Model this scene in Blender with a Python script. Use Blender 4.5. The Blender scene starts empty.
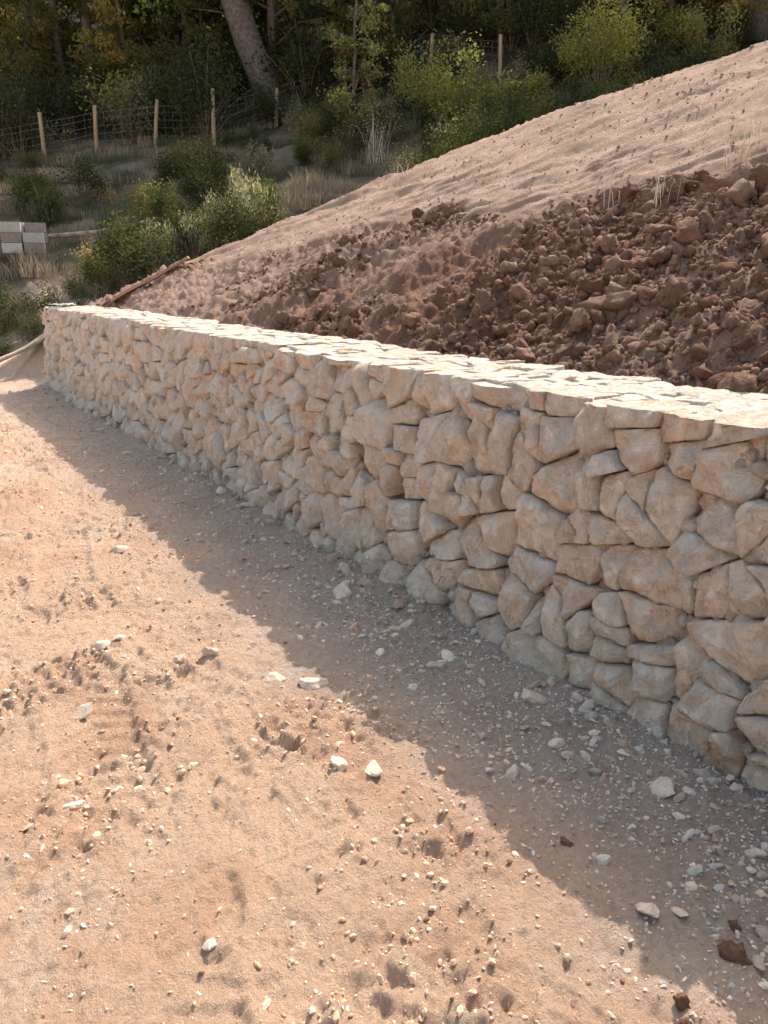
import bpy, math
import numpy as np
from mathutils import Vector
rng = np.random.default_rng(11)
sc = bpy.context.scene

# ------------------------------------------------------------------ noise
def hsh(ix, iy, seed):
    n = (ix.astype(np.int64)*374761393 + iy.astype(np.int64)*668265263 + seed*144269504) & 0xffffffff
    n = ((n ^ (n >> 13))*1274126177) & 0xffffffff
    n = n ^ (n >> 16)
    return (n & 0xffff)/65535.0
def vn(x, y, seed=0):
    x = np.asarray(x, float); y = np.asarray(y, float)
    ix = np.floor(x); iy = np.floor(y)
    fx = x-ix; fy = y-iy
    fx = fx*fx*fx*(fx*(fx*6-15)+10); fy = fy*fy*fy*(fy*(fy*6-15)+10)
    a = hsh(ix, iy, seed); b = hsh(ix+1, iy, seed); c = hsh(ix, iy+1, seed); d = hsh(ix+1, iy+1, seed)
    return ((a*(1-fx)+b*fx)*(1-fy)+(c*(1-fx)+d*fx)*fy)*2-1
def fbm(x, y, o=4, seed=0, g=0.5):
    s = 0; a = 1; t = 0
    x = np.asarray(x, float); y = np.asarray(y, float)
    for i in range(o):
        s = s+a*vn(x, y, seed+i*17); t += a; a *= g
        x, y = 1.6*x+1.2*y+3.1, -1.2*x+1.6*y+7.7
    return s/t
def sstep(a, b, x):
    t = np.clip((x-a)/(b-a), 0, 1); return t*t*(3-2*t)
def smin(a, b, k):
    h = np.clip(.5+.5*(b-a)/k, 0, 1); return b*(1-h)+a*h-k*h*(1-h)

# ------------------------------------------------------------------ mesh helpers
def make_mesh(name, verts, faces, mats, smooth=True, col=None, midx=None, link=True, parent=None):
    me = bpy.data.meshes.new(name)
    verts = np.asarray(verts, np.float32)
    faces = [np.asarray(f, np.int32) for f in faces if len(f)]
    me.vertices.add(len(verts)); me.vertices.foreach_set("co", verts.ravel())
    li = np.concatenate([f.ravel() for f in faces]); nt = np.concatenate([np.full(len(f), f.shape[1]) for f in faces])
    me.loops.add(len(li)); me.loops.foreach_set("vertex_index", li.astype(np.int32))
    me.polygons.add(len(nt)); st = np.concatenate([[0], np.cumsum(nt)[:-1]]).astype(np.int32)
    me.polygons.foreach_set("loop_start", st)
    me.polygons.foreach_set("use_smooth", np.full(len(nt), smooth))
    if midx is not None: me.polygons.foreach_set("material_index", np.asarray(midx, np.int32))
    me.update(calc_edges=True)
    if col is not None:
        a = me.color_attributes.new("Col", 'FLOAT_COLOR', 'POINT')
        c = np.ones((len(verts), 4), np.float32); c[:, :3] = col
        a.data.foreach_set("color", c.ravel())
    for m in (mats if isinstance(mats, (list, tuple)) else [mats]): me.materials.append(m)
    ob = bpy.data.objects.new(name, me)
    if link: sc.collection.objects.link(ob)
    if parent: ob.parent = parent
    return ob
class Acc:
    def __init__(s): s.v=[]; s.q=[]; s.t=[]; s.c=[]; s.mq=[]; s.mt=[]; s.n=0
    def add(s, v, q=None, t=None, c=(1,1,1), m=0):
        v = np.asarray(v, float)
        s.v.append(v)
        if q is not None and len(q): s.q.append(np.asarray(q)+s.n); s.mq.append(np.full(len(q), m))
        if t is not None and len(t): s.t.append(np.asarray(t)+s.n); s.mt.append(np.full(len(t), m))
        cc = np.empty((len(v), 3)); cc[:] = c; s.c.append(cc); s.n += len(v)
    def build(s, name, mats, smooth=True, **k):
        f = []; mi = []
        if s.q: f.append(np.concatenate(s.q)); mi.append(np.concatenate(s.mq))
        if s.t: f.append(np.concatenate(s.t)); mi.append(np.concatenate(s.mt))
        return make_mesh(name, np.concatenate(s.v), f, mats, smooth, np.concatenate(s.c), np.concatenate(mi), **k)
def empty(name):
    e = bpy.data.objects.new(name, None); sc.collection.objects.link(e); return e

# ------------------------------------------------------------------ materials
def nmat(name):
    m = bpy.data.materials.new(name); m.use_nodes = True
    nt = m.node_tree; nt.nodes.clear()
    o = nt.nodes.new('ShaderNodeOutputMaterial'); b = nt.nodes.new('ShaderNodeBsdfPrincipled')
    nt.links.new(b.outputs[0], o.inputs[0]); b.inputs['Roughness'].default_value = .9
    b.inputs['Specular IOR Level'].default_value = .15
    return m, nt, b, o
def N(nt, t, **k):
    n = nt.nodes.new(t)
    for a, v in k.items(): setattr(n, a, v)
    return n
def noise(nt, scale, detail=6, rough=.6, vec=None, dist=0, typ=None):
    n = N(nt, 'ShaderNodeTexNoise')
    if typ: n.noise_type = typ
    n.inputs['Scale'].default_value = scale; n.inputs['Detail'].default_value = detail
    n.inputs['Roughness'].default_value = rough; n.inputs['Distortion'].default_value = dist
    if vec: nt.links.new(vec, n.inputs['Vector'])
    return n.outputs['Fac']
def ramp(nt, fac, stops):
    r = N(nt, 'ShaderNodeValToRGB'); e = r.color_ramp.elements
    while len(e) < len(stops): e.new(.5)
    for i, (p, c) in enumerate(stops):
        e[i].position = p; e[i].color = (c if len(c) == 4 else (*c, 1)) if hasattr(c, '__len__') else (c, c, c, 1)
    nt.links.new(fac, r.inputs[0]); return r.outputs[0]
def mix(nt, a, b, fac, mode='MIX'):
    m = N(nt, 'ShaderNodeMix', data_type='RGBA', blend_type=mode)
    for s, v in ((m.inputs[0], fac), (m.inputs[6], a), (m.inputs[7], b)):
        if hasattr(v, 'is_linked'): nt.links.new(v, s)
        else: s.default_value = v if not hasattr(v, '__len__') else ((*v, 1) if len(v) == 3 else v)
    return m.outputs[2]
def math_(nt, op, a, b):
    m = N(nt, 'ShaderNodeMath', operation=op)
    for s, v in ((m.inputs[0], a), (m.inputs[1], b)):
        if hasattr(v, 'is_linked'): nt.links.new(v, s)
        else: s.default_value = v
    return m.outputs[0]
def bump(nt, b, h, dist, strength=1.0):
    n = N(nt, 'ShaderNodeBump'); n.inputs['Distance'].default_value = dist; n.inputs['Strength'].default_value = strength
    nt.links.new(h, n.inputs['Height']); nt.links.new(n.outputs[0], b.inputs['Normal'])
def pos(nt):
    return N(nt, 'ShaderNodeTexCoord').outputs['Object']

def stone_mat():
    m, nt, b, o = nmat('limestone'); p = pos(nt)
    at = N(nt, 'ShaderNodeAttribute', attribute_name='Col'); sep = N(nt, 'ShaderNodeSeparateColor'); nt.links.new(at.outputs[0], sep.inputs[0])
    base = ramp(nt, sep.outputs[0], [(0, (.98,.86,.74)), (.3, (.97,.82,.68)), (.6, (.96,.75,.59)), (.8, (.98,.91,.82)), (1, (.92,.79,.68))])
    st = ramp(nt, noise(nt, 7, 5, .7, p, .8), [(.49, 0), (.65, 1)])
    c = mix(nt, base, (.86,.50,.30), math_(nt, 'MULTIPLY', st, .55))
    n14 = noise(nt, 13, 7, .74, p, 1.0)
    c = mix(nt, c, (.98,.94,.87), math_(nt, 'MULTIPLY', ramp(nt, n14, [(.5, 0), (.60, 1)]), .6))
    n90 = noise(nt, 75, 3, .75, p)
    c = mix(nt, c, ramp(nt, n90, [(.28, .68), (.42, 1.0), (.8, 1.03)]), .8, 'MULTIPLY')
    vb = N(nt, 'ShaderNodeCombineColor')
    for i in range(3): nt.links.new(sep.outputs[1], vb.inputs[i])
    c = mix(nt, c, vb.outputs[0], 1.0, 'MULTIPLY')
    nt.links.new(c, b.inputs['Base Color'])
    rd = noise(nt, 9, 4, .6, p, .3, 'RIDGED_MULTIFRACTAL')
    h = math_(nt, 'ADD', n14, math_(nt, 'MULTIPLY', n90, .25)); h = math_(nt, 'SUBTRACT', h, math_(nt, 'MULTIPLY', rd, .22))
    bump(nt, b, h, .05, 1.0)
    return m
def ground_mat():
    m, nt, b, o = nmat('earth'); p = pos(nt)
    at = N(nt, 'ShaderNodeAttribute', attribute_name='Col')
    n1 = ramp(nt, noise(nt, 2.3, 5, .7, p, .5), [(.3, .88), (.7, 1.10)])
    nz = noise(nt, 45, 6, .78, p)
    n2 = ramp(nt, nz, [(.28, .70), (.5, 1.0), (.75, 1.12)])
    c = mix(nt, at.outputs[0], n1, 1.0, 'MULTIPLY'); c = mix(nt, c, n2, 1.0, 'MULTIPLY')
    nt.links.new(c, b.inputs['Base Color'])
    bump(nt, b, nz, .05, 1.0)
    return m
def attr_mat(name, scale, lo, hi, bd):
    m, nt, b, o = nmat(name); p = pos(nt)
    at = N(nt, 'ShaderNodeAttribute', attribute_name='Col')
    nz = noise(nt, scale, 5, .7, p)
    n2 = ramp(nt, nz, [(.3, lo), (.7, hi)])
    nt.links.new(mix(nt, at.outputs[0], n2, 1.0, 'MULTIPLY'), b.inputs['Base Color'])
    if bd: bump(nt, b, nz, bd)
    return m
def leaf_mat(name='foliage', tint=(1.7, 1.6, .8), f=.45):
    m, nt, b, o = nmat(name); nt.nodes.remove(b)
    at = N(nt, 'ShaderNodeAttribute', attribute_name='Col')
    d = N(nt, 'ShaderNodeBsdfDiffuse'); t = N(nt, 'ShaderNodeBsdfTranslucent')
    nt.links.new(at.outputs[0], d.inputs[0]); nt.links.new(mix(nt, at.outputs[0], tint, 1.0, 'MULTIPLY'), t.inputs[0])
    a = N(nt, 'ShaderNodeMixShader'); a.inputs[0].default_value = f; nt.links.new(d.outputs[0], a.inputs[1]); nt.links.new(t.outputs[0], a.inputs[2])
    nt.links.new(a.outputs[0], o.inputs[0])
    return m
M_STONE = stone_mat(); M_EARTH = ground_mat()
M_CLOD = attr_mat('soil_clods', 40, .6, 1.2, .03)
M_PEB = attr_mat('pebbles', 45, .78, 1.15, .006)
M_BARK = attr_mat('bark', 9, .4, 1.4, .06)
M_WOOD = attr_mat('weathered_wood', 25, .7, 1.2, .006)
M_CONC = attr_mat('concrete', 20, .7, 1.1, .003)
M_LEAF = leaf_mat(); M_STRAW = leaf_mat('dry_straw', (1, .95, .9), .25)

# ------------------------------------------------------------------ terrain
Y0, Y1 = -1.6, 13.4
XF, XB, HW = 2.24, 3.10, 1.17
def hill(x, y):
    u = (y-14.3)+np.clip(1.2*(x-2.5), -8, 1e9)
    return np.interp(u, [0, .9, 6.5, 16, 22, 40, 80, 140], [0, .45, 2.1, 4.6, 6.2, 14, 32, 45])
def bank(x, y):
    Q = np.interp(y, [-60, -5, 0, 5.9, 8.4, 11, 12.6, 14, 20, 60], [6, 5.4, 5.0, 4.03, 3.62, 2.75, 2.0, 1.35, .8, .5])
    P = 1.04+.56*(x-3.1)
    b = smin(P, Q, .35)
    return b*sstep(2.66, 2.95, x)
def base_h(x, y):
    return np.maximum(bank(x, y), hill(x, y))
def clodband(x, y):
    top = 5.4-.10*np.clip(y-3, 0, 20)+.45*fbm(x*.8, y*.8, 3, 5)
    return sstep(2.8, 3.0, x)*(1-sstep(top-.25, top+.25, x))*(1-sstep(13.5, 15.5, y))
fr = np.random.default_rng(5)
feet = [(fr.uniform(-2.8, 1.5), .8+9*fr.uniform(0, 1)**1.3, fr.uniform(0, 3.14), fr.uniform(.006, .012)) for _ in range(90)]
def height(x, y):
    b = base_h(x, y)
    yard = (x < 2.7)*(1-sstep(0, .5, hill(x, y)))
    near = .02*fbm(x*1.3, y*1.3, 4, 1)+.018*fbm(x*6, y*6, 4, 2)
    lum = sstep(.0, .35, fbm(x*2.3, y*2.3, 3, 8))
    near = near+lum*(.020-.058*np.abs(fbm(x*9, y*9, 4, 3)))+.036*(.2-np.abs(fbm(x*17, y*17, 3, 33)))*(.5+lum)+.010*fbm(x*38, y*38, 2, 34)
    a = x*.93+y*.36+.25*fbm(x*.7, y*.7, 2, 31)
    near = near+.008*sstep(.0, .4, fbm(x*.9, y*.9, 2, 77))*np.sin(a*40+4*fbm(x*2, y*2, 2, 9))
    a2 = x*.5-y*.86+.3*fbm(x*.8, y*.8, 2, 35)
    near = near+.012*sstep(.1, .4, fbm(x*1.1, y*1.1, 2, 79))*np.abs(np.sin(a2*26+4*fbm(x*2, y*2, 2, 19)))
    for k, (ca, sa) in enumerate([(.2, .98), (.75, .66), (.95, -.3)]):
        u_ = x*ca+y*sa; w_ = -x*sa+y*ca+.12*fbm(x*1.5+k*9, y*1.5, 2, 90+k)
        rid = 1-np.abs(fbm(u_*1.1, w_*16, 2, 93+k))*4
        near = near-.012*np.clip(rid, 0, 1)**2*sstep(-.1, .25, fbm(x*1.2, y*1.2, 2, 96+k))
    # worn tyre tracks
    for cx, cs_, sd in ((.30, .05, 1), (-1.25, .10, 2)):
        d_ = x-(cx+cs_*y+.012*y*y); w_ = np.abs(d_)/.15
        band = (1-sstep(.85, 1.05, w_))*sstep(-.35, .05, fbm(x*1.4, y*1.4, 3, 120+sd))
        ribs = sstep(-.2, .3, np.sin((y+.55*np.abs(d_))*62+.8*fbm(x*3, y*3, 2, 9)))
        near = near*(1-.55*band)+band*(.013*ribs-.016)+.014*np.exp(-((w_-1.15)/.15)**2)*sstep(-.35, .05, fbm(x*1.4, y*1.4, 3, 120+sd))
    for fx, fy, fa, fd in feet:
        m = (np.abs(x-fx) < .3) & (np.abs(y-fy) < .3)
        if np.ndim(x) and m.any():
            dx = x[m]-fx; dy = y[m]-fy
            p = dx*math.cos(fa)+dy*math.sin(fa); q = -dx*math.sin(fa)+dy*math.cos(fa)
            r = np.sqrt((p/.14)**2+(q/.055)**2)+.15*fbm(dx*20, dy*20, 2, int(fx*50))
            near[m] = near[m]-fd*(1-sstep(.6, 1.1, r))+fd*.8*np.exp(-((r-1.15)/.16)**2)+.003*np.sin(p*150)*(r < .9)
    near = near*(1-.45*sstep(1.2, 1.7, x))
    near = near+.05*sstep(XF-.35, XF+.05, x)*(x < 2.7)
    cb = clodband(x, y)
    soil = .16*fbm(x*1.4, y*1.4, 3, 41)+.13*np.abs(fbm(x*4.5, y*4.5, 4, 42))+.06*np.abs(fbm(x*14, y*14, 3, 43))+.02*fbm(x*30, y*30, 2, 44)
    al = x*.46-y*.89; pe = x*.89+y*.46
    pale = .04*fbm(x*1.5, y*1.5, 4, 51)+.018*fbm(x*9, y*9, 4, 52)+.08*np.abs(fbm(al*.9, pe*5, 4, 53))+.025*fbm(al*3, pe*14, 3, 54)
    isb = sstep(2.8, 3.0, x)
    rest = isb*(cb*soil+(1-cb)*pale)
    hillm = sstep(0, .8, hill(x, y))*.14*fbm(x*.9, y*.9, 4, 61)
    return b+yard*near+rest+hillm

def axis(segs):
    out = [segs[0][0]]
    for a, b_, s in segs:
        n = max(1, int(round((b_-a)/s))); out += list(np.linspace(a, b_, n+1)[1:])
    return np.array(out)
xs = axis([(-200,-60,14),(-60,-20,3),(-20,-8,.6),(-8,-3,.08),(-3,-1,.02),(-1,2.5,.0105),(2.5,3,.05),(3,6,.020),(6,10,.05),(10,20,.3),(20,60,1.2),(60,220,8)])
ys = axis([(-200,-60,14),(-60,-15,4),(-15,-3,.8),(-3,.7,.1),(.7,4.2,.0105),(4.2,6,.017),(6,9,.028),(9,17,.06),(17,34,.25),(34,70,1),(70,240,8)])
X, Y = np.meshgrid(xs, ys); fx_, fy_ = X.ravel(), Y.ravel()
Z = height(fx_, fy_)
nx, ny = len(xs), len(ys)
i = np.arange(nx*ny).reshape(ny, nx)
q = np.stack([i[:-1,:-1].ravel(), i[:-1,1:].ravel(), i[1:,1:].ravel(), i[1:,:-1].ravel()], 1)
def lerp(a, b, t): return a*(1-t[:, None])+b*t[:, None]
A = lambda *c: np.array(c)[None, :]
t1 = sstep(-.25, .35, fbm(fx_*.9, fy_*.9, 4, 101)); t2 = sstep(-.1, .5, fbm(fx_*3.1, fy_*3.1, 4, 102))
yardc = lerp(A(.95,.70,.52)+0*fx_[:, None], A(.92,.63,.45), t1); yardc = lerp(yardc, A(.82,.49,.33), t2*.6)
sk = sstep(.1, .5, fbm((fx_*.5+fy_*.86)*2, (-fx_*.86+fy_*.5)*9, 3, 110))*sstep(-.1, .3, fbm(fx_*1.1, fy_*1.1, 2, 111))
yardc = lerp(yardc, A(.99,.84,.69), sk*.35)
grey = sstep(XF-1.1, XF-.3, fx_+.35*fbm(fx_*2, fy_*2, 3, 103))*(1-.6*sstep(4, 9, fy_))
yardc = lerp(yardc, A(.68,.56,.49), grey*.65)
cb = clodband(fx_, fy_)
redc = lerp(A(.32,.165,.108)+0*fx_[:, None], A(.48,.30,.22), t1)
redc = lerp(redc, A(.64,.43,.33), sstep(6, 11, fy_+1.2*t2)*.7)
palec = lerp(A(.70,.49,.37)+0*fx_[:, None], A(.56,.37,.28), t2)
col = lerp(yardc, lerp(palec, redc, cb), sstep(2.6, 2.9, fx_)*(1-sstep(13.4, 15, fy_)*(fx_ < 3.2)))
hf = lerp(A(.32,.25,.175)+0*fx_[:, None], A(.13,.12,.07), t1)
hf = hf*(1-.6*sstep(4.9, 5.8, hill(fx_, fy_)))[:, None]
col = lerp(col, hf, sstep(.1, .7, hill(fx_, fy_)-np.where(fx_ > 2.8, bank(fx_, fy_), 0)+.15*t2))
make_mesh('ground', np.stack([fx_, fy_, Z], 1), [q], M_EARTH, True, col)

# ------------------------------------------------------------------ dry stone wall
def clip(poly, nrm, c):
    s = poly@nrm-c; new = []
    for a in range(len(poly)):
        b_ = (a+1) % len(poly)
        if s[a] <= 0: new.append(poly[a])
        if (s[a] < 0) != (s[b_] < 0): new.append(poly[a]+(poly[b_]-poly[a])*s[a]/(s[a]-s[b_]))
    return np.array(new) if len(new) > 2 else None
def parea(p): return abs((p[:, 0]*np.roll(p[:, 1], -1)-np.roll(p[:, 0], -1)*p[:, 1]).sum()/2)
def cells(u0, u1, v0, v1, rows, wid, seed, tgt=(.012, .05), big=.1, jit=.22, ang=.2, vert=.55):
    """rough courses of blocks: jittered rows of seeds, weighted cells, then splits"""
    r = np.random.default_rng(seed); P = []; R = []
    hts = r.uniform(.7, 1.35, rows); ed = v0+(v1-v0)*np.concatenate([[0], np.cumsum(hts)/hts.sum()])
    for k in range(rows):
        hc = ed[k+1]-ed[k]; u = u0-r.uniform(0, wid)
        while u < u1+wid:
            w_ = wid*r.uniform(.55, 1.5); dv = hc*jit*r.normal()
            P.append([u+w_/2, (ed[k]+ed[k+1])/2+dv+.05*vn(u*.6, k*3.3, 7)*hc*4]); R.append(math.sqrt(w_*hc)*.5*r.uniform(.85, 1.15)); u += w_
    P = np.array(P); R = np.array(R); out = []
    for k in range(len(P)):
        poly = np.array([[u0, v0], [u1, v0], [u1, v1], [u0, v1]], float)
        d = np.hypot(*(P-P[k]).T); nb = np.argsort(d)[1:24]
        for j in nb:
            nrm = 2*(P[j]-P[k]); c = P[j]@P[j]-P[k]@P[k]+R[k]**2-R[j]**2
            poly = clip(poly, nrm, c)
            if poly is None: break
        if poly is not None: out.append(poly)
    fin = []
    def split(pl, target):
        ar = parea(pl)
        if ar < target or ar < .006: fin.append(pl); return
        c = pl.mean(0); cv = np.cov((pl-c).T); w_, e_ = np.linalg.eigh(cv); ax = e_[:, 1]
        if w_[1] < 1.8*w_[0]: ax = np.array([0., 1.]) if r.uniform() < vert else np.array([1., 0.])
        an = r.normal(0, ang); n = np.array([ax[0]*math.cos(an)-ax[1]*math.sin(an), ax[0]*math.sin(an)+ax[1]*math.cos(an)])
        ext = (pl@n); o = ext.min()+(ext.max()-ext.min())*r.uniform(.32, .68)
        for sg in (1, -1):
            q_ = clip(pl, n*sg, o*sg)
            if q_ is not None: split(q_, math.exp(r.uniform(math.log(tgt[0]), math.log(tgt[1]))))
    for pl in out: split(pl, math.exp(r.uniform(math.log(tgt[0]), math.log(tgt[1]*(2.5 if r.uniform() < big else 1)))))
    return fin
def stone(acc, poly, mapf, K, R, r, relief=1.0, depth=.2, flip=False, push=0, gap=(.001, .0055), bev=(.04, .10)):
    nx_ = np.roll(poly, -1, 0)-poly; L = np.hypot(*nx_.T); ok = L > 1e-4
    poly_e = poly[ok]; e = nx_[ok]/L[ok][:, None]
    cr = poly[:, 0]*np.roll(poly[:, 1], -1)-np.roll(poly[:, 0], -1)*poly[:, 1]; area = cr.sum()/2
    if abs(area) < 6e-4: return
    c = np.array([((poly[:, k]+np.roll(poly[:, k], -1))*cr).sum() for k in (0, 1)])/(6*area)
    n = np.stack([e[:, 1], -e[:, 0]], 1)*np.sign(area)
    d = ((poly_e-c)*n).sum(1)-r.uniform(gap[0], gap[1], len(n))
    d = np.maximum(d, .008)
    size = math.sqrt(abs(area))
    if len(n) < 9:
        for _ in range(r.integers(0, 3)):
            v_ = poly[r.integers(len(poly))]-c; Lv = np.hypot(*v_)
            if Lv > .02:
                a = math.atan2(v_[1], v_[0])+r.normal(0, .3); n = np.vstack([n, [math.cos(a), math.sin(a)]]); d = np.append(d, Lv*r.uniform(.80, .96))
    th = np.linspace(0, 2*np.pi, K, endpoint=False)+r.uniform(0, .1)
    va = np.arctan2(poly[:, 1]-c[1], poly[:, 0]-c[0]) % (2*np.pi)
    for a in va:
        k_ = np.argmin(np.abs((th-a+np.pi) % (2*np.pi)-np.pi)); th[k_] = a
    th = np.sort(th % (2*np.pi))
    dr = np.stack([np.cos(th), np.sin(th)], 1)
    cs = np.maximum(dr@n.T, 0)/d; pw = r.uniform(26, 80)
    mx = cs.max(1)
    rho = ((cs/mx[:, None])**pw).sum(1)**(-1/pw)/mx
    of = r.uniform(0, 100, 2)
    rho = rho*(1+.05*fbm(dr[:, 0]*3+of[0], dr[:, 1]*3+of[1], 4, 3))
    t = 1-(1-np.arange(1, R+1)/R)**1.3
    pp = c+(t[:, None, None]*rho[None, :, None])*dr[None]
    p = np.concatenate([c[None], pp.reshape(-1, 2)]); tt = np.concatenate([[0], np.repeat(t, K)]); rr = np.concatenate([[rho.mean()], np.tile(rho, R)])
    loc = p-c
    tilt = r.normal(0, .15, 2)*relief
    h = loc@tilt
    for _ in range(r.integers(3, 7)):
        a = r.uniform(0, 2*np.pi); nn = np.array([math.cos(a), math.sin(a)]); sl = r.uniform(.22, .9)*relief
        ext = r.uniform(.05, .9)*size*.5
        h = np.minimum(h, tilt@loc.T-sl*(loc@nn-ext))
    dist = np.min(d[None, :]-loc@n.T, 1); dist = np.minimum(np.maximum(dist, 0), (1-tt)*rr)
    b = size*r.uniform(*bev)*(1+.7*fbm(loc[:, 0]*20+of[0], loc[:, 1]*20, 2, 12))
    k = np.clip(1-dist/b, 0, 1); h = h-b*relief**.5*r.uniform(.7, 1.15)*(.65*k+.35*(1-np.sqrt(np.maximum(1-k*k, 0))))
    x_, y_ = loc.T
    h = h+size*.05*relief*fbm(x_*9+of[0], y_*9+of[1], 4, 4)
    s_ = fbm(x_*7+of[1], y_*7+of[0], 3, 16)*6
    h = h+.015*relief*(np.floor(s_)+sstep(.40, .60, s_-np.floor(s_)))*.5
    h = h+.010*relief*np.abs(fbm(x_*18+of[1], y_*18+of[0], 3, 6))+.003*fbm(x_*60+of[1], y_*60, 2, 7)
    h = h-np.percentile(h, 73)+push
    he = h[-K:]
    s1 = c+rho[:, None]*dr*.99; s2 = c+rho[:, None]*dr*.92
    P2 = np.concatenate([p, s1, s2]); H2 = np.concatenate([h, he-.04, np.full(K, he.min()-depth)])
    v = mapf(P2[:, 0], P2[:, 1], H2)
    ar = np.arange(K); nx2 = (ar+1) % K
    tri = np.stack([np.zeros(K, int), 1+ar, 1+nx2], 1)
    qs = [np.stack([1+j*K+ar, 1+(j+1)*K+ar, 1+(j+1)*K+nx2, 1+j*K+nx2], 1) for j in range(R+1)]
    q_ = np.concatenate(qs)
    if flip: q_ = q_[:, ::-1]; tri = tri[:, ::-1]
    acc.add(v, q_, tri, (r.uniform(0, 1), r.uniform(.92, 1.06), r.uniform(0, 1)))
W = Acc(); r = np.random.default_rng(23)
wav = lambda s: .012*vn(np.asarray(s)*.9, 0*np.asarray(s), 5)
topn = [0.0]
def fmap(u, v, h):
    vt = HW+topn[0]+.006*fbm(u*14, h*14, 2, 88)
    vv = np.where(v > vt, vt+(v-vt)*.04, v)
    return np.stack([XF+.15*vv/HW-h+.02*vn(u*.8, v*.8, 9), u, vv+wav(u)*vv/HW], 1)
fc = cells(Y0, Y1, -.06, HW+.04, 6, .29, 27, (.021, .08), .3, .13, .16, .68)
for pl in fc:
    yc = pl[:, 0].mean(); K, R = (72, 21) if yc < 3.6 else ((46, 14) if yc < 7 else (28, 8))
    topn[0] = r.normal(0, .006)
    stone(W, pl, fmap, K, R, r, .98, .16, True, r.normal(.0, .014))
tmap = lambda u, v, h: np.stack([v, u, HW+.002+wav(u)+h+.004*vn(u*2, v*3, 4)], 1)
tc = cells(Y0, Y1, XF+.19, XB+.02, 2, .36, 8, (.02, .07), .2, .2, .3)
for pl in tc:
    yc = pl[:, 0].mean(); K, R = (44, 12) if yc < 4.2 else (24, 7)
    stone(W, pl, tmap, K, R, r, .22, .1, False, r.normal(.002, .004), (.0, .003), (.03, .07))
emap = lambda u, v, h: np.stack([u, Y1-.08+h, v], 1)
for pl in cells(XF+.12, XB, 0, HW-.01, 6, .22, 9): stone(W, pl, emap, 22, 6, r, .6, .15, True)

def icos(sub):
    import bmesh
    bm = bmesh.new(); bmesh.ops.create_icosphere(bm, subdivisions=sub, radius=1)
    v = np.array([x.co[:] for x in bm.verts]); f = np.array([[a.index for a in ff.verts] for ff in bm.faces]); bm.free(); return v, f
def rock_var(sub, planes, r, rough=.04, lump=0, fq=2.5):
    v, f = icos(sub)
    n = r.normal(size=(planes, 3)); n /= np.linalg.norm(n, axis=1)[:, None]; d = r.uniform(.5, .95, planes)
    k = np.maximum(v@n.T, 1e-3)/d; s = np.minimum(1/k.max(1), 1.15)
    v = v*s[:, None]
    o = r.uniform(0, 50)
    nz = fbm(v[:, 0]*fq+o, v[:, 1]*fq+v[:, 2]*1.7, 3, 3)+fbm(v[:, 2]*fq+o, v[:, 0]*fq*.8-v[:, 1], 3, 4)
    return v*(1+rough*nz+lump*np.abs(nz))[:, None], f
def rots(n, r, tilt=None):
    q_ = r.normal(size=(n, 4)); 
    if tilt is not None: q_[:, 1:3] *= tilt
    q_ /= np.linalg.norm(q_, axis=1)[:, None]; w, x, y, z = q_.T
    return np.stack([1-2*(y*y+z*z), 2*(x*y-z*w), 2*(x*z+y*w), 2*(x*y+z*w), 1-2*(x*x+z*z), 2*(y*z-x*w), 2*(x*z-y*w), 2*(y*z+x*w), 1-2*(x*x+y*y)], 1).reshape(n, 3, 3)
def scatter(acc, variants, P, S, C, r, tilt=None):
    vi = r.integers(0, len(variants), len(P)); Rm = rots(len(P), r, tilt)
    for k, (v, f) in enumerate(variants):
        m = np.where(vi == k)[0]
        if not len(m): continue
        vv = v[None]*S[m][:, None, :]; vv = np.einsum('nij,nkj->nki', Rm[m], vv)+P[m][:, None, :]
        ff = f[None]+(np.arange(len(m))*len(v))[:, None, None]
        acc.add(vv.reshape(-1, 3), None, ff.reshape(-1, 3), np.repeat(C[m], len(v), 0))
n = 4600; s_ = r.uniform(Y0, Y1-.1, n); v_ = r.uniform(0, HW-.06, n)
P = np.stack([XF+.15*v_/HW+.070+r.uniform(-.01, .02, n), s_, v_], 1)
S = r.uniform(.02, .05, (n, 1))*r.uniform(.7, 1.2, (n, 3))
chip = [rock_var(2, 9, r) for _ in range(8)]; chip1 = [rock_var(1, 8, r) for _ in range(8)]
scatter(W, chip1, P, S, np.stack([r.uniform(0, 1, n), r.uniform(.65, .9, n), r.uniform(0, 1, n)], 1), r)
wall = W.build('stone_wall', M_STONE)
C = Acc()
a = [(XF+.10, 0), (XB, 0), (XB, HW-.03), (XF+.25, HW-.03)]
vv = [(x, Y0+.05, z) for x, z in a]+[(x, Y1-.12, z) for x, z in a]
C.add(vv, [(0,1,2,3), (7,6,5,4), (0,4,5,1), (1,5,6,2), (2,6,7,3), (3,7,4,0)], None, (.66,.50,.39))
C.build('wall_core', M_CLOD, False, parent=wall)

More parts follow.
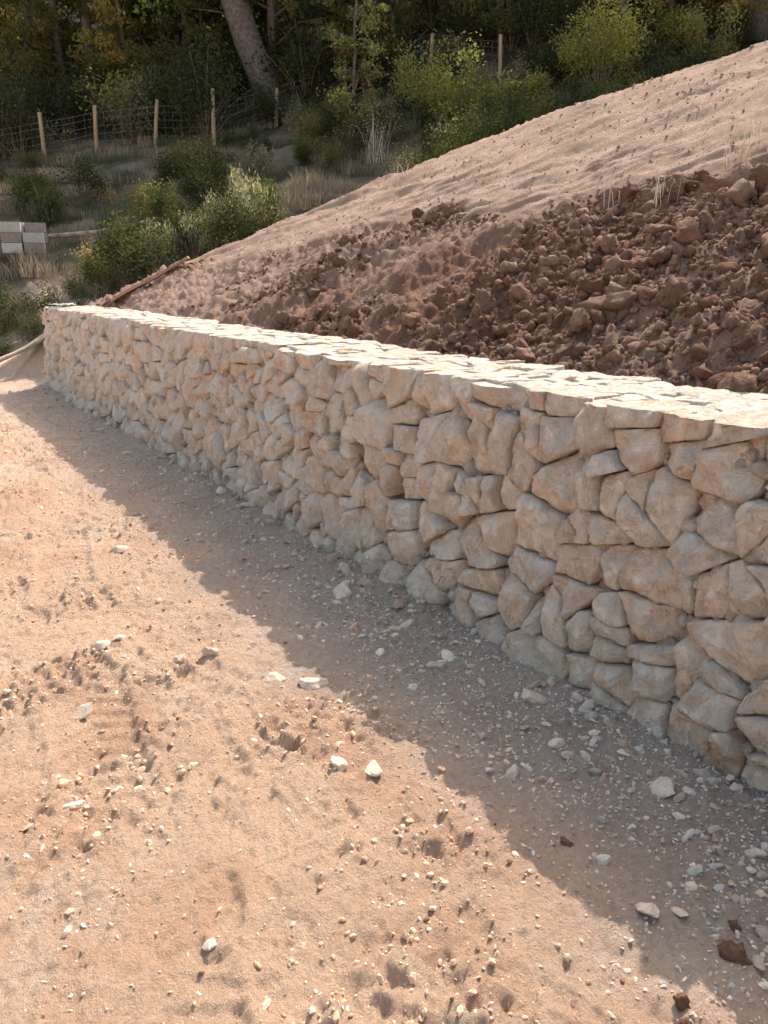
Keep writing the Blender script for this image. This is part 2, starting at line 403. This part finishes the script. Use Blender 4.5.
# ------------------------------------------------------------------ loose stones and clods
def hz(x, y): return height(np.asarray(x, float), np.asarray(y, float))
PB = Acc(); r = np.random.default_rng(31)
def pebs(n, xf, yf, smin_, smax_, pw, cols, sub=1, sink=.25, flat=.55, cl=None, acc=None):
    x = xf(n); y = yf(n); k = (x < XF+.03)
    if cl is not None: k &= fbm(x*2.3, y*2.3, 3, 8) > r.uniform(cl, .35, n)
    x = x[k]; y = y[k]; n = len(x)
    s = smin_+(smax_-smin_)*r.uniform(0, 1, n)**pw
    S = s[:, None]*np.stack([r.uniform(.8, 1.4, n), r.uniform(.6, 1., n), r.uniform(flat-.15, flat+.2, n)], 1)
    ci = r.integers(0, len(cols), n); C_ = np.array(cols)[ci]*r.uniform(.8, 1.15, (n, 1))
    scatter(PB if acc is None else acc, chip if sub == 2 else chip1, np.stack([x, y, hz(x, y)+S[:, 2]*sink], 1), S, C_, r, .25)
cc = [(.66,.54,.45), (.68,.51,.40), (.60,.43,.33), (.58,.51,.45), (.78,.67,.57)]
yl = lambda n: .4+12.8*r.uniform(0, 1, n)**1.7
pebs(16000, lambda n: XF+.05-np.abs(r.normal(0, .42, n)), yl, .003, .010, 2.0, cc)
pebs(1200, lambda n: XF+.03-np.abs(r.normal(0, .32, n)), yl, .009, .026, 2.8, cc, 2)
pebs(60, lambda n: XF-.02-np.abs(r.normal(0, .10, n)), yl, .028, .05, 2, cc, 2, .3)
yc_ = [(.92,.72,.56), (.86,.62,.46), (.92,.80,.67), (.76,.50,.35)]
pebs(16000, lambda n: r.uniform(-2.6, 2.2, n), lambda n: .4+12*r.uniform(0, 1, n)**1.5, .0025, .008, 2.0, yc_)
pebs(800, lambda n: r.uniform(-2.6, 2.2, n), lambda n: .4+12*r.uniform(0, 1, n)**1.5, .007, .015, 2.5, yc_, 2)
pebs(50, lambda n: r.uniform(-1.5, 2.0, n), lambda n: r.uniform(2.5, 12, n), .018, .03, 2, yc_, 2)
yd = [(.90,.63,.45), (.85,.56,.39), (.92,.70,.53)]
pebs(30000, lambda n: r.uniform(-2.6, 2.0, n), lambda n: .4+12*r.uniform(0, 1, n)**1.4, .004, .014, 2.2, yd, 1, .05, .75, -.2)
pebs(1500, lambda n: r.uniform(-2.6, 2.0, n), lambda n: .4+12*r.uniform(0, 1, n)**1.4, .012, .026, 2.2, yd, 2, -.1, .65, -.1)
dk = [(.34,.17,.10), (.46,.28,.18)]
pebs(200, lambda n: r.uniform(-1, 2.1, n), lambda n: r.uniform(.5, 5, n), .004, .011, 3, dk, 2)
sp = [(1.42,2.91,.06,.035),(1.3,3.02,.04,.02),(1.19,5.06,.05,.03),(1.15,3.35,.045,.03),(1.02,3.4,.03,.02),(1.99,3.68,.055,.03),(2.05,1.61,.045,.035),(1.6,1.26,.035,.02),(.55,3.15,.045,.012),(1.3,2.2,.04,.02),(1.2,2.27,.035,.02),(.55,1.76,.022,.015),(1.77,1.26,.02,.015),(.75,3.7,.04,.03),(.85,3.72,.03,.015),(2.1,2.3,.05,.03),(1.95,2.0,.03,.02)]
x = np.array([a[0] for a in sp]); y = np.array([a[1] for a in sp]); S = np.array([[a[2]*1.1, a[2]*.8, a[3]*.85] for a in sp])
spv = [rock_var(3, 9, r, .09, .08, 3) for _ in range(6)]
scatter(PB, spv, np.stack([x, y, hz(x, y)+S[:, 2]*.2], 1), S, np.array([(.78,.62,.49)]*len(sp)), r, .15)
PB.build('loose_stones', M_PEB, False)
CL = Acc()
clv = [rock_var(2, 5, r, .25, .28, 3.4) for _ in range(14)]; clv1 = [rock_var(1, 5, r, .2, .2) for _ in range(6)]; clv3 = [rock_var(3, 6, r, .26, .32, 4.2) for _ in range(8)]
def clods(n, s0, s1, pw, var, xf, yf):
    x = xf(n); y = yf(n); k = (clodband(x, y) > .35) & (x > XB+.02); x = x[k]; y = y[k]; n = len(x)
    den = fbm(x*.9, y*.9, 3, 70)*1.5+.25*(1-sstep(3.5, 7, y))-.45*sstep(5, 9, y)+.2*sstep(4.4, 5.2, x)
    k = den > r.uniform(-.3, .5, n); x = x[k]; y = y[k]; n = len(x)
    s = s0+(s1-s0)*r.uniform(0, 1, n)**pw
    S = s[:, None]*r.uniform(.65, 1.25, (n, 3)); t = r.uniform(0, 1, (n, 1))
    C_ = (np.array([[.25,.125,.08]])*(1-t)+np.array([[.45,.28,.20]])*t)*r.uniform(.75, 1.1, (n, 1))
    scatter(CL, var, np.stack([x, y, hz(x, y)+s*.12], 1), S, C_, r)
xb = lambda n: r.uniform(XB, 6.0, n)
clods(34000, .005, .022, 2, clv1, xb, lambda n: 1+12.5*r.uniform(0, 1, n)**1.3)
clods(6500, .014, .050, 2.6, clv, xb, lambda n: 1+12.5*r.uniform(0, 1, n)**1.4)
clods(460, .035, .095, 2.4, clv3, xb, lambda n: 1+8*r.uniform(0, 1, n)**1.5)
x = np.array([5.05, 3.9, 4.5, 4.75, 3.6, 3.4]); y = np.array([3.9, 4.6, 4.4, 3.6, 3.7, 5.2]); S = np.array([[.17,.13,.11],[.08,.07,.06],[.1,.08,.07],[.09,.09,.07],[.08,.06,.05],[.07,.06,.05]])
scatter(CL, [clv3[2], clv3[5]], np.stack([x, y, hz(x, y)+.02], 1), S, np.array([(.40,.24,.17)]*6), r, .2)
n = 3000; x = r.uniform(4.5, 8.5, n); y = r.uniform(2, 12, n); s = .004+.012*r.uniform(0, 1, n)**3
scatter(CL, clv1, np.stack([x, y, hz(x, y)+s*.2], 1), s[:, None]*np.ones((1, 3)), np.array([(.58,.41,.32)]*n), r)
x = np.array([1.65, 1.75, 1.42, 1.6, 1.38]); y = np.array([1.02, 1.1, 1.0, 1.57, .96]); S = np.array([[.03,.028,.018],[.018,.015,.01],[.02,.018,.012],[.016,.012,.01],[.02,.03,.015]])
scatter(CL, clv3, np.stack([x, y, hz(x, y)+.004], 1), S, np.array([(.27,.14,.09)]*5), r)
CL.build('soil_clods', M_CLOD, True)

# ------------------------------------------------------------------ vegetation
def leafgeo(P, s, r, up=0., asp=.5):
    n = len(P); a = r.normal(size=(n, 3)); a[:, 2] += up; a /= np.linalg.norm(a, axis=1)[:, None]
    b = np.cross(a, r.normal(size=(n, 3))); b /= np.linalg.norm(b, axis=1)[:, None]
    s = np.broadcast_to(s, (n,))[:, None]
    v = np.stack([P-a*s, P-b*s*asp, P+a*s, P+b*s*asp], 1).reshape(-1, 3)
    return v, np.arange(4*n).reshape(n, 4)
def tube(pts, rad, sides=8):
    pts = np.array(pts, float); n = len(pts); V = []
    for k in range(n):
        d = pts[min(k+1, n-1)]-pts[max(k-1, 0)]; d /= np.linalg.norm(d)+1e-9
        u = np.cross(d, [.3, .9, .1]); u /= np.linalg.norm(u); w = np.cross(d, u)
        th = np.linspace(0, 2*np.pi, sides, endpoint=False)
        V.append(pts[k]+rad[k]*(np.cos(th)[:, None]*u+np.sin(th)[:, None]*w))
    V = np.concatenate(V); ar = np.arange(sides); nx = (ar+1) % sides
    Q = np.concatenate([np.stack([k*sides+ar, k*sides+nx, (k+1)*sides+nx, (k+1)*sides+ar], 1) for k in range(n-1)])
    return V, Q
def tree_mesh(name, H, trunk_r, c0, spread, nl, leaf, green, seed, clump=.5, per=120, lean=(0, 0), sub=4, taper=.8):
    r = np.random.default_rng(seed); T = Acc()
    zs = np.linspace(-.4, H*.92, 12); wob = np.cumsum(r.normal(0, .05, (12, 2)), 0)
    tp = np.stack([wob[:, 0]+lean[0]*zs, wob[:, 1]+lean[1]*zs, zs], 1)
    T.add(*tube(tp, trunk_r*(1-taper*np.linspace(0, 1, 12)), 14), None, (.22,.19,.17), 1)
    for k in range(nl):
        f = r.uniform(c0, 1); z = f*H*.9; b0 = np.array([np.interp(z, zs, tp[:, 0]), np.interp(z, zs, tp[:, 1]), z])
        a = r.uniform(0, 2*np.pi); L = spread*math.sin(math.pi*min(1, (f-c0)/(1-c0)*.8+.25))*r.uniform(.55, 1.1)+.2
        e = b0+np.array([math.cos(a)*L, math.sin(a)*L, r.uniform(-.1, .5)*L]); m_ = (b0+e)/2+[0, 0, .12*L]
        T.add(*tube([b0, m_, e], [trunk_r*.28, trunk_r*.16, trunk_r*.05], 5), None, (.22,.18,.15), 1)
        for j in range(sub):
            t = r.uniform(.35, 1.1); cpt = b0+(e-b0)*t+r.normal(0, clump*.55, 3)
            n = int(per*r.uniform(.5, 1.4)); dd = r.normal(size=(n, 3)); dd /= np.linalg.norm(dd, axis=1)[:, None]
            P = cpt+dd*(r.uniform(0, 1, (n, 1))**.45)*clump*r.uniform(.6, 1.3)*np.array([1, 1, .6])
            v, q_ = leafgeo(P, leaf*r.uniform(.6, 1.3, n), r)
            g = np.array(green)*r.uniform(.65, 1.3)*np.array([r.uniform(.85, 1.25), 1, r.uniform(.8, 1.1)])
            T.add(v, q_, None, np.repeat(g*r.uniform(.75, 1.25, (n, 1)), 4, 0))
    ob = T.build(name, [M_LEAF, M_BARK], True, link=False); return ob.data
def shrub_mesh(name, h, rad, n, leaf, green, seed, up=0., asp=.5, nst=14, clumps=12, tight=.38):
    r = np.random.default_rng(seed); T = Acc(); ends = []
    for k in range(nst):
        a = r.uniform(0, 2*np.pi); q_ = r.uniform(.2, 1); e = np.array([math.cos(a)*rad*q_, math.sin(a)*rad*q_, h*r.uniform(.5, 1.0)*(1.1-.35*q_)])
        ends.append(e)
        T.add(*tube([np.array([0, 0, -.1]), e*[.45, .45, .6], e], [.014, .010, .004], 4), None, (.3,.24,.17), 1)
    for k in range(clumps):
        e = ends[r.integers(len(ends))]*r.uniform(.45, 1.05); m = int(n/clumps*r.uniform(.5, 1.5))
        P = e+r.normal(0, .5, (m, 3))*np.array([rad, rad, h*.8])*tight
        P[:, 2] = np.abs(P[:, 2])
        v, q_ = leafgeo(P, leaf*r.uniform(.6, 1.3, m), r, up, asp)
        g = np.array(green)*r.uniform(.7, 1.35)
        T.add(v, q_, None, np.repeat(g*r.uniform(.75, 1.25, (m, 1)), 4, 0))
    return T.build(name, [M_LEAF, M_BARK], True, link=False).data
def grass_mesh(name, n, h, rad, colr, seed, w0=.005, lean=.35):
    r = np.random.default_rng(seed); T = Acc()
    a = r.uniform(0, 2*np.pi, n); q_ = rad*np.sqrt(r.uniform(0, 1, n)); x = np.cos(a)*q_; y = np.sin(a)*q_
    hh = h*r.uniform(.4, 1, n); lx = r.normal(0, lean, n)*hh; ly = r.normal(0, lean, n)*hh; w = w0*(1+.8*r.uniform(0, 1, n))
    a2 = r.uniform(0, 3.14, n); wx = np.cos(a2)*w; wy = np.sin(a2)*w; z0 = -.05*np.ones(n)
    v = np.stack([np.stack([x-wx, y-wy, z0], 1), np.stack([x+wx, y+wy, z0], 1), np.stack([x+wx*.8+lx*.4, y+wy*.8+ly*.4, hh*.6], 1), np.stack([x-wx*.8+lx*.4, y-wy*.8+ly*.4, hh*.6], 1), np.stack([x+lx, y+ly, hh], 1)], 1).reshape(-1, 3)
    b = np.arange(n)[:, None]*5
    T.add(v, b+[[0,1,2,3]], b+[[3,2,4]], np.repeat(np.array(colr)*r.uniform(.7, 1.2, (n, 1)), 5, 0))
    return T
def inst(name, me, x, y, s=1, rz=None, parent=None, dz=0):
    ob = bpy.data.objects.new(name, me); sc.collection.objects.link(ob)
    zz = float(hz([x], [y])[0])
    ob.location = (x, y, zz+dz); ob.scale = (s,)*3 if not hasattr(s, '__len__') else s
    ob.rotation_euler = (0, 0, np.random.default_rng(int(abs(x*997+y*131))+1).uniform(0, 6.28) if rz is None else rz)
    if parent: ob.parent = parent
    return ob
G1 = (.085,.10,.052); G2 = (.15,.15,.068); G3 = (.07,.082,.048); GY = (.26,.23,.09); GG = (.23,.23,.18)
trees = [tree_mesh('broadleaf_a', 8, .16, .12, 2.6, 26, .09, G1, 1, .55, 90),
         tree_mesh('broadleaf_b', 9, .18, .10, 2.4, 28, .085, G2, 2, .5, 90),
         tree_mesh('broadleaf_c', 7, .14, .08, 2.2, 26, .08, G3, 3, .5, 90),
         tree_mesh('broadleaf_d', 6, .10, .08, 1.8, 24, .075, GY, 4, .45, 70)]
forest = empty('distant_forest'); r = np.random.default_rng(77)
cnt = 0
for k in range(1500):
    if cnt >= 74: break
    az = math.radians(r.uniform(2, 60)); D = r.uniform(26.5, 43); x, y = D*math.sin(az), D*math.cos(az)
    h0 = float(hill(np.array(x), np.array(y)))
    if h0 < 6.0: continue
    mi = r.choice(4, p=[.30, .26, .30, .14]); inst('forest_tree', trees[mi], x, y, r.uniform(.7, 1.15), parent=forest, dz=-.2); cnt += 1
shr = [shrub_mesh('shrub_a', 1.2, .8, 2200, .036, G1, 11), shrub_mesh('shrub_b', 1.0, .9, 2200, .038, G2, 12), shrub_mesh('shrub_c', 1.4, .8, 2200, .038, G3, 13), shrub_mesh('shrub_d', .9, .7, 1500, .035, GG, 14), shrub_mesh('shrub_e', 1.0, .7, 900, .03, (.34,.27,.19), 15)]
fence_pts = [(3.8,27.6),(5.24,26.79),(6.55,26.32),(7.85,25.09),(9.03,23.65),(11.0,23.9),(13.13,23.69),(15.65,23.02),(16.47,20.72)]
def fence_y(x): return np.interp(x, [p[0] for p in fence_pts], [p[1] for p in fence_pts])
under = empty('undergrowth'); cnt = 0; cb_ = 0
for k in range(9000):
    if cnt >= 280 and cb_ >= 180: break
    azd = r.uniform(3, 60); az = math.radians(azd); D = r.uniform(15.5, 36); x, y = D*math.sin(az), D*math.cos(az)
    h0 = float(hill(np.array(x), np.array(y)))
    if h0 < .7 or h0 < float(bank(np.array(x), np.array(y)))+.1: continue
    if 6 < azd < 12.5 and D < 21: continue
    fy = float(fence_y(x)); front = y < fy
    if front and cnt >= 280 or not front and cb_ >= 180: continue
    dn = float(fbm(x*.35, y*.35, 2, 200))
    if front and x < 12 and dn < -.3: continue
    if x < 10.5 and fy-3 < y < fy+.6: 
        if r.uniform() < .5: continue
        s = .4
    elif x > 11 and front: s = r.uniform(.45, .95)
    else: s = r.uniform(.35, .9) if front else r.uniform(.9, 1.8)
    mi = r.choice(5, p=[.27, .13, .32, .15, .13]) if front else r.choice(5, p=[.35, .15, .36, .06, .08])
    inst('undergrowth_shrub', shr[mi], x, y, s, parent=under)
    if front: cnt += 1
    else: cb_ += 1
MS = [M_STRAW, M_BARK]
gr = [grass_mesh('a', 200, .34, .45, (.46,.37,.27), 21).build('grass_a', MS, True, link=False).data,
      grass_mesh('b', 220, .22, .5, (.36,.30,.22), 22).build('grass_b', MS, True, link=False).data,
      grass_mesh('c', 160, .28, .4, (.17,.18,.11), 23).build('grass_c', MS, True, link=False).data]
dg = empty('dry_grass'); cnt = 0
for k in range(6000):
    if cnt >= 480: break
    az = math.radians(r.uniform(3, 60)); D = r.uniform(15, 28); x, y = D*math.sin(az), D*math.cos(az)
    h0 = float(hill(np.array(x), np.array(y)))
    if h0 < .35 or h0 < float(bank(np.array(x), np.array(y)))+.05: continue
    inst('grass_tuft', gr[r.choice(3, p=[.25, .42, .33])], x, y, r.uniform(.6, 1.2), parent=dg); cnt += 1
# individual plants
inst('yellow_green_bush', shrub_mesh('bush_y', 2.9, 1.9, 6500, .045, (.36,.35,.13), 31, clumps=40, nst=26, tight=.2), 17.0, 17.4)
inst('yellow_green_bush', shrub_mesh('bush_y2', 1.8, 1.3, 3000, .045, (.32,.31,.13), 32, clumps=22, nst=16, tight=.22), 19.6, 16.4)
inst('green_bush', shrub_mesh('bush_g', 2.3, 1.7, 6500, .042, (.22,.23,.10), 33, clumps=36, nst=24, tight=.22), 13.25, 18.6)
inst('green_bush', shrub_mesh('bush_g2', 1.5, 1.3, 3500, .04, (.17,.18,.09), 37, clumps=22, nst=18, tight=.24), 11.6, 19.6)
inst('green_bush', shrub_mesh('bush_g3', 1.3, 1.2, 3000, .04, (.20,.20,.09), 38, clumps=20, nst=18, tight=.24), 15.2, 18.0)
inst('grey_green_shrub', shrub_mesh('lav', 1.25, .7, 3400, .05, (.36,.36,.31), 34, up=2.2, asp=.2, clumps=26, nst=26, tight=.25), 6.85, 16.4)
inst('grey_green_shrub', shrub_mesh('lav2', .8, .6, 1500, .045, (.30,.31,.25), 35, up=2.2, asp=.2, clumps=14, nst=16, tight=.25), 5.7, 16.2)
for x, y, s in [(2.2,16.2,.6),(2.9,15.9,.42),(1.5,17.2,.75),(4.4,16.2,.6),(3.3,15.3,.4),(3.8,15.5,.5),(1.9,15.4,.4),(2.5,15.3,.35)]:
    inst('dark_shrub', shr[2], x, y, s)
inst('young_tree', tree_mesh('slender', 6, .06, .02, .55, 34, .05, (.30,.32,.19), 36, .28, 55, (-.04, .02), 3), 12.6, 22.3)
inst('pine_tree', tree_mesh('pine', 13, .43, .62, 3.0, 26, .09, G1, 41, .6, 120, (-.30, .18), 4, .45), 11.64, 25.1, 1, 0)
inst('pine_tree', tree_mesh('pine2', 12, .36, .6, 2.6, 22, .09, G1, 42, .6, 110, (-.12, .07), 4, .45), 22.0, 16.66, 1, 0)
def weed(x, y, h, rad, seed, n=40):
    r = np.random.default_rng(seed); sm = h < .7; T = grass_mesh('w', n, h, rad, (.72,.62,.52), seed, .0018 if sm else .005, .22)
    m = 10*n; P = np.stack([r.normal(0, rad*1.1, m), r.normal(0, rad*1.1, m), r.uniform(.3, 1, m)*h], 1)
    v, q_ = leafgeo(P, (.008 if sm else .02), r, 1.2, .35); T.add(v, q_, None, (.66,.57,.48))
    ob = T.build('dry_weed', MS, True); ob.location = (x, y, float(hz([x], [y])[0]))
weed(5.42, 4.16, .50, .10, 51, 18); weed(5.15, 5.0, .40, .10, 52, 12); weed(5.6, 3.9, .45, .14, 53, 16); weed(11.0, 18.4, 1.25, .3, 54, 50)
weed(5.75, 4.3, .35, .1, 55, 12); weed(6.1, 9.6, .3, .12, 56, 14); weed(5.0, 4.4, .3, .08, 57, 10)

# ------------------------------------------------------------------ fence, planks, blocks
F = empty('wire_fence'); r = np.random.default_rng(61); tops = []
def zz(x, y): return float(hz([x], [y])[0])
for k, (x, y) in enumerate(fence_pts):
    z = zz(x, y); lx, ly = r.normal(0, .05, 2); T = Acc(); h = 1.2*r.uniform(.85, 1.1) if k not in (4,) else 1.45
    T.add(*tube([(x, y, z-.3), (x+lx*.5, y+ly*.5, z+h*.5), (x+lx, y+ly, z+h), (x+lx, y+ly, z+h+.01)], [.06, .055, .05, .001], 9), None, (.52,.37,.24))
    T.build('post_%d' % (k+1), M_WOOD, parent=F); tops.append(np.array([x+lx*.7, y+ly*.7, z]))
T = Acc(); x, y = 13.13, 23.5; z = zz(x, y)
T.add(*tube([(x-.1, y, z-.2), (x+.45, y-.3, z+1.5)], [.05, .045], 8), None, (.55,.38,.24))
T.add(*tube([(x+.8, y-.4, z-.2), (x+.35, y-.2, z+1.35)], [.05, .045], 8), None, (.55,.38,.24))
T.build('brace_posts', M_WOOD, parent=F)
T = Acc()
for a, b_ in zip(tops[:-1], tops[1:]):
    for h in (.12, .3, .5, .7, .9, 1.05):
        m_ = (a+b_)/2+[0, 0, h-.02]; T.add(*tube([a+[0, 0, h], m_, b_+[0, 0, h]], [.0035]*3, 4), None, (.34,.34,.32))
    L = np.hypot(*(b_-a)[:2])
    for j in range(1, int(L/.25)):
        t = j/int(L/.25); p = a+(b_-a)*t; T.add(*tube([p+[0, 0, .1], p+[0, 0, 1.05]], [.003]*2, 4), None, (.34,.34,.32))
T.build('wire_mesh', M_CONC, parent=F)
def board(name, a, b_, w_, t_, c):
    a = np.array(a, float); b_ = np.array(b_, float); d = b_-a; d /= np.linalg.norm(d); s = np.cross(d, [0, 0, 1]); s /= np.linalg.norm(s); u = np.cross(s, d)
    V = []; NS = 6
    for k in range(NS+1):
        p = a+(b_-a)*k/NS+u*.01*math.sin(k*1.3)
        for sx, sy in ((-1,-1),(1,-1),(1,1),(-1,1)): V.append(p+s*sx*w_/2+u*sy*t_/2)
    Q = [(k*4+j, k*4+(j+1) % 4, (k+1)*4+(j+1) % 4, (k+1)*4+j) for k in range(NS) for j in range(4)]+[(3,2,1,0), (NS*4, NS*4+1, NS*4+2, NS*4+3)]
    T = Acc(); T.add(V, Q, None, c); T.build(name, M_WOOD, False)
board('wooden_plank', (1.5,14.15,.10), (2.75,15.25,.66), .12, .035, (.66,.52,.40))
board('wooden_plank', (1.55,14.4,.22), (2.6,14.95,.60), .08, .03, (.60,.48,.38))
board('wooden_plank', (3.25,12.9,zz(3.25,12.9)+.09), (4.25,12.35,zz(4.25,12.35)+.1), .16, .035, (.46,.30,.20))
board('wooden_plank', (3.15,13.1,zz(3.15,13.1)+.06), (3.9,12.6,zz(3.9,12.6)+.06), .05, .03, (.42,.16,.10))
T = Acc(); pts = [(3.7,19.4,0), (4.6,19.0,0), (5.4,18.5,0), (6.3,17.9,0)]
T.add(*tube([(x, y, zz(x, y)+.22) for x, y, _ in pts], [.05, .055, .05, .035], 8), None, (.52,.42,.34)); T.build('fallen_log', M_BARK)
bx, by = 3.2, 19.2; bz = zz(bx, by)+.05; S_ = empty('stacked_concrete_blocks'); S_.location = (bx, by, bz); S_.rotation_euler = (0, 0, -.35)
def block(x, y, z, nm, c):
    T = Acc(); w_, d_, h_ = .19, .095, .19; wall_ = .03
    def box(x0, x1, y0, y1, z0, z1):
        v = [(x0,y0,z0),(x1,y0,z0),(x1,y1,z0),(x0,y1,z0),(x0,y0,z1),(x1,y0,z1),(x1,y1,z1),(x0,y1,z1)]
        T.add(np.array(v)+[x, y, z], [(3,2,1,0),(4,5,6,7),(0,1,5,4),(1,2,6,5),(2,3,7,6),(3,0,4,7)], None, c)
    box(-w_, w_, -d_, -d_+wall_, 0, h_); box(-w_, w_, d_-wall_, d_, 0, h_)
    for xx in (-w_, -wall_/2, w_-wall_): box(xx+.001, xx+wall_-.001, -d_+wall_, d_-wall_, .001, h_-.001)
    T.build(nm, M_CONC, False, parent=S_)
k = 0
for lz in range(3):
    for ly in range(3):
        for lx in range(2):
            if lz == 2 and lx == 1 and ly != 1: continue
            k += 1; block(-.2+lx*.41+r.normal(0, .02), -.2+ly*.21+r.normal(0, .004), lz*.2+.02, 'block_%d' % k, [(.58,.56,.53), (.74,.71,.66), (.40,.33,.29)][(k*7+lz) % 3])
T = Acc(); g = np.linspace(0, 1, 9); GX, GY_ = np.meshgrid(g, g); px = 2.45+.32*GX.ravel(); py = 12.95+.4*GY_.ravel()
pz = HW+.03+.02*fbm(px*6, py*6, 3, 3)+.02*np.abs(fbm(px*15, py*15, 2, 5)); ii = np.arange(81).reshape(9, 9)
T.add(np.stack([px, py, pz], 1), np.stack([ii[:-1,:-1].ravel(), ii[:-1,1:].ravel(), ii[1:,1:].ravel(), ii[1:,:-1].ravel()], 1), None, (.50,.62,.55)); T.build('geotextile_sheet', M_CONC)

# ------------------------------------------------------------------ camera
f = 850.0; pitch = math.atan(240/f); yaw = math.radians(31.4)
cam = bpy.data.cameras.new('camera'); co = bpy.data.objects.new('camera', cam); sc.collection.objects.link(co)
cam.sensor_fit = 'VERTICAL'; cam.sensor_height = 24; cam.lens = 24*f/1024; cam.clip_end = 1000; cam.clip_start = .05
co.location = (0, 0, 1.65); co.rotation_euler = (math.pi/2-pitch, 0, -yaw); sc.camera = co

# ------------------------------------------------------------------ light
el, az = math.radians(47), math.radians(57)
w = bpy.data.worlds.new('World'); sc.world = w; w.use_nodes = True; nt = w.node_tree
sky = nt.nodes.new('ShaderNodeTexSky'); sky.sky_type = 'NISHITA'; sky.sun_disc = False; sky.sun_elevation = el; sky.sun_rotation = az
sky.dust_density = 6; sky.air_density = 2.1; sky.ozone_density = 2.3
nt.links.new(sky.outputs[0], nt.nodes['Background'].inputs[0]); nt.nodes['Background'].inputs[1].default_value = .22
L = bpy.data.lights.new('sun', 'SUN'); L.energy = 5; L.angle = math.radians(.5); L.color = (1, .92, .82)
lo = bpy.data.objects.new('sun', L); sc.collection.objects.link(lo)
lo.rotation_euler = Vector((math.sin(az)*math.cos(el), math.cos(az)*math.cos(el), math.sin(el))).to_track_quat('Z', 'Y').to_euler()
sc.view_settings.view_transform = 'Standard'; sc.view_settings.look = 'None'; sc.view_settings.exposure = 0
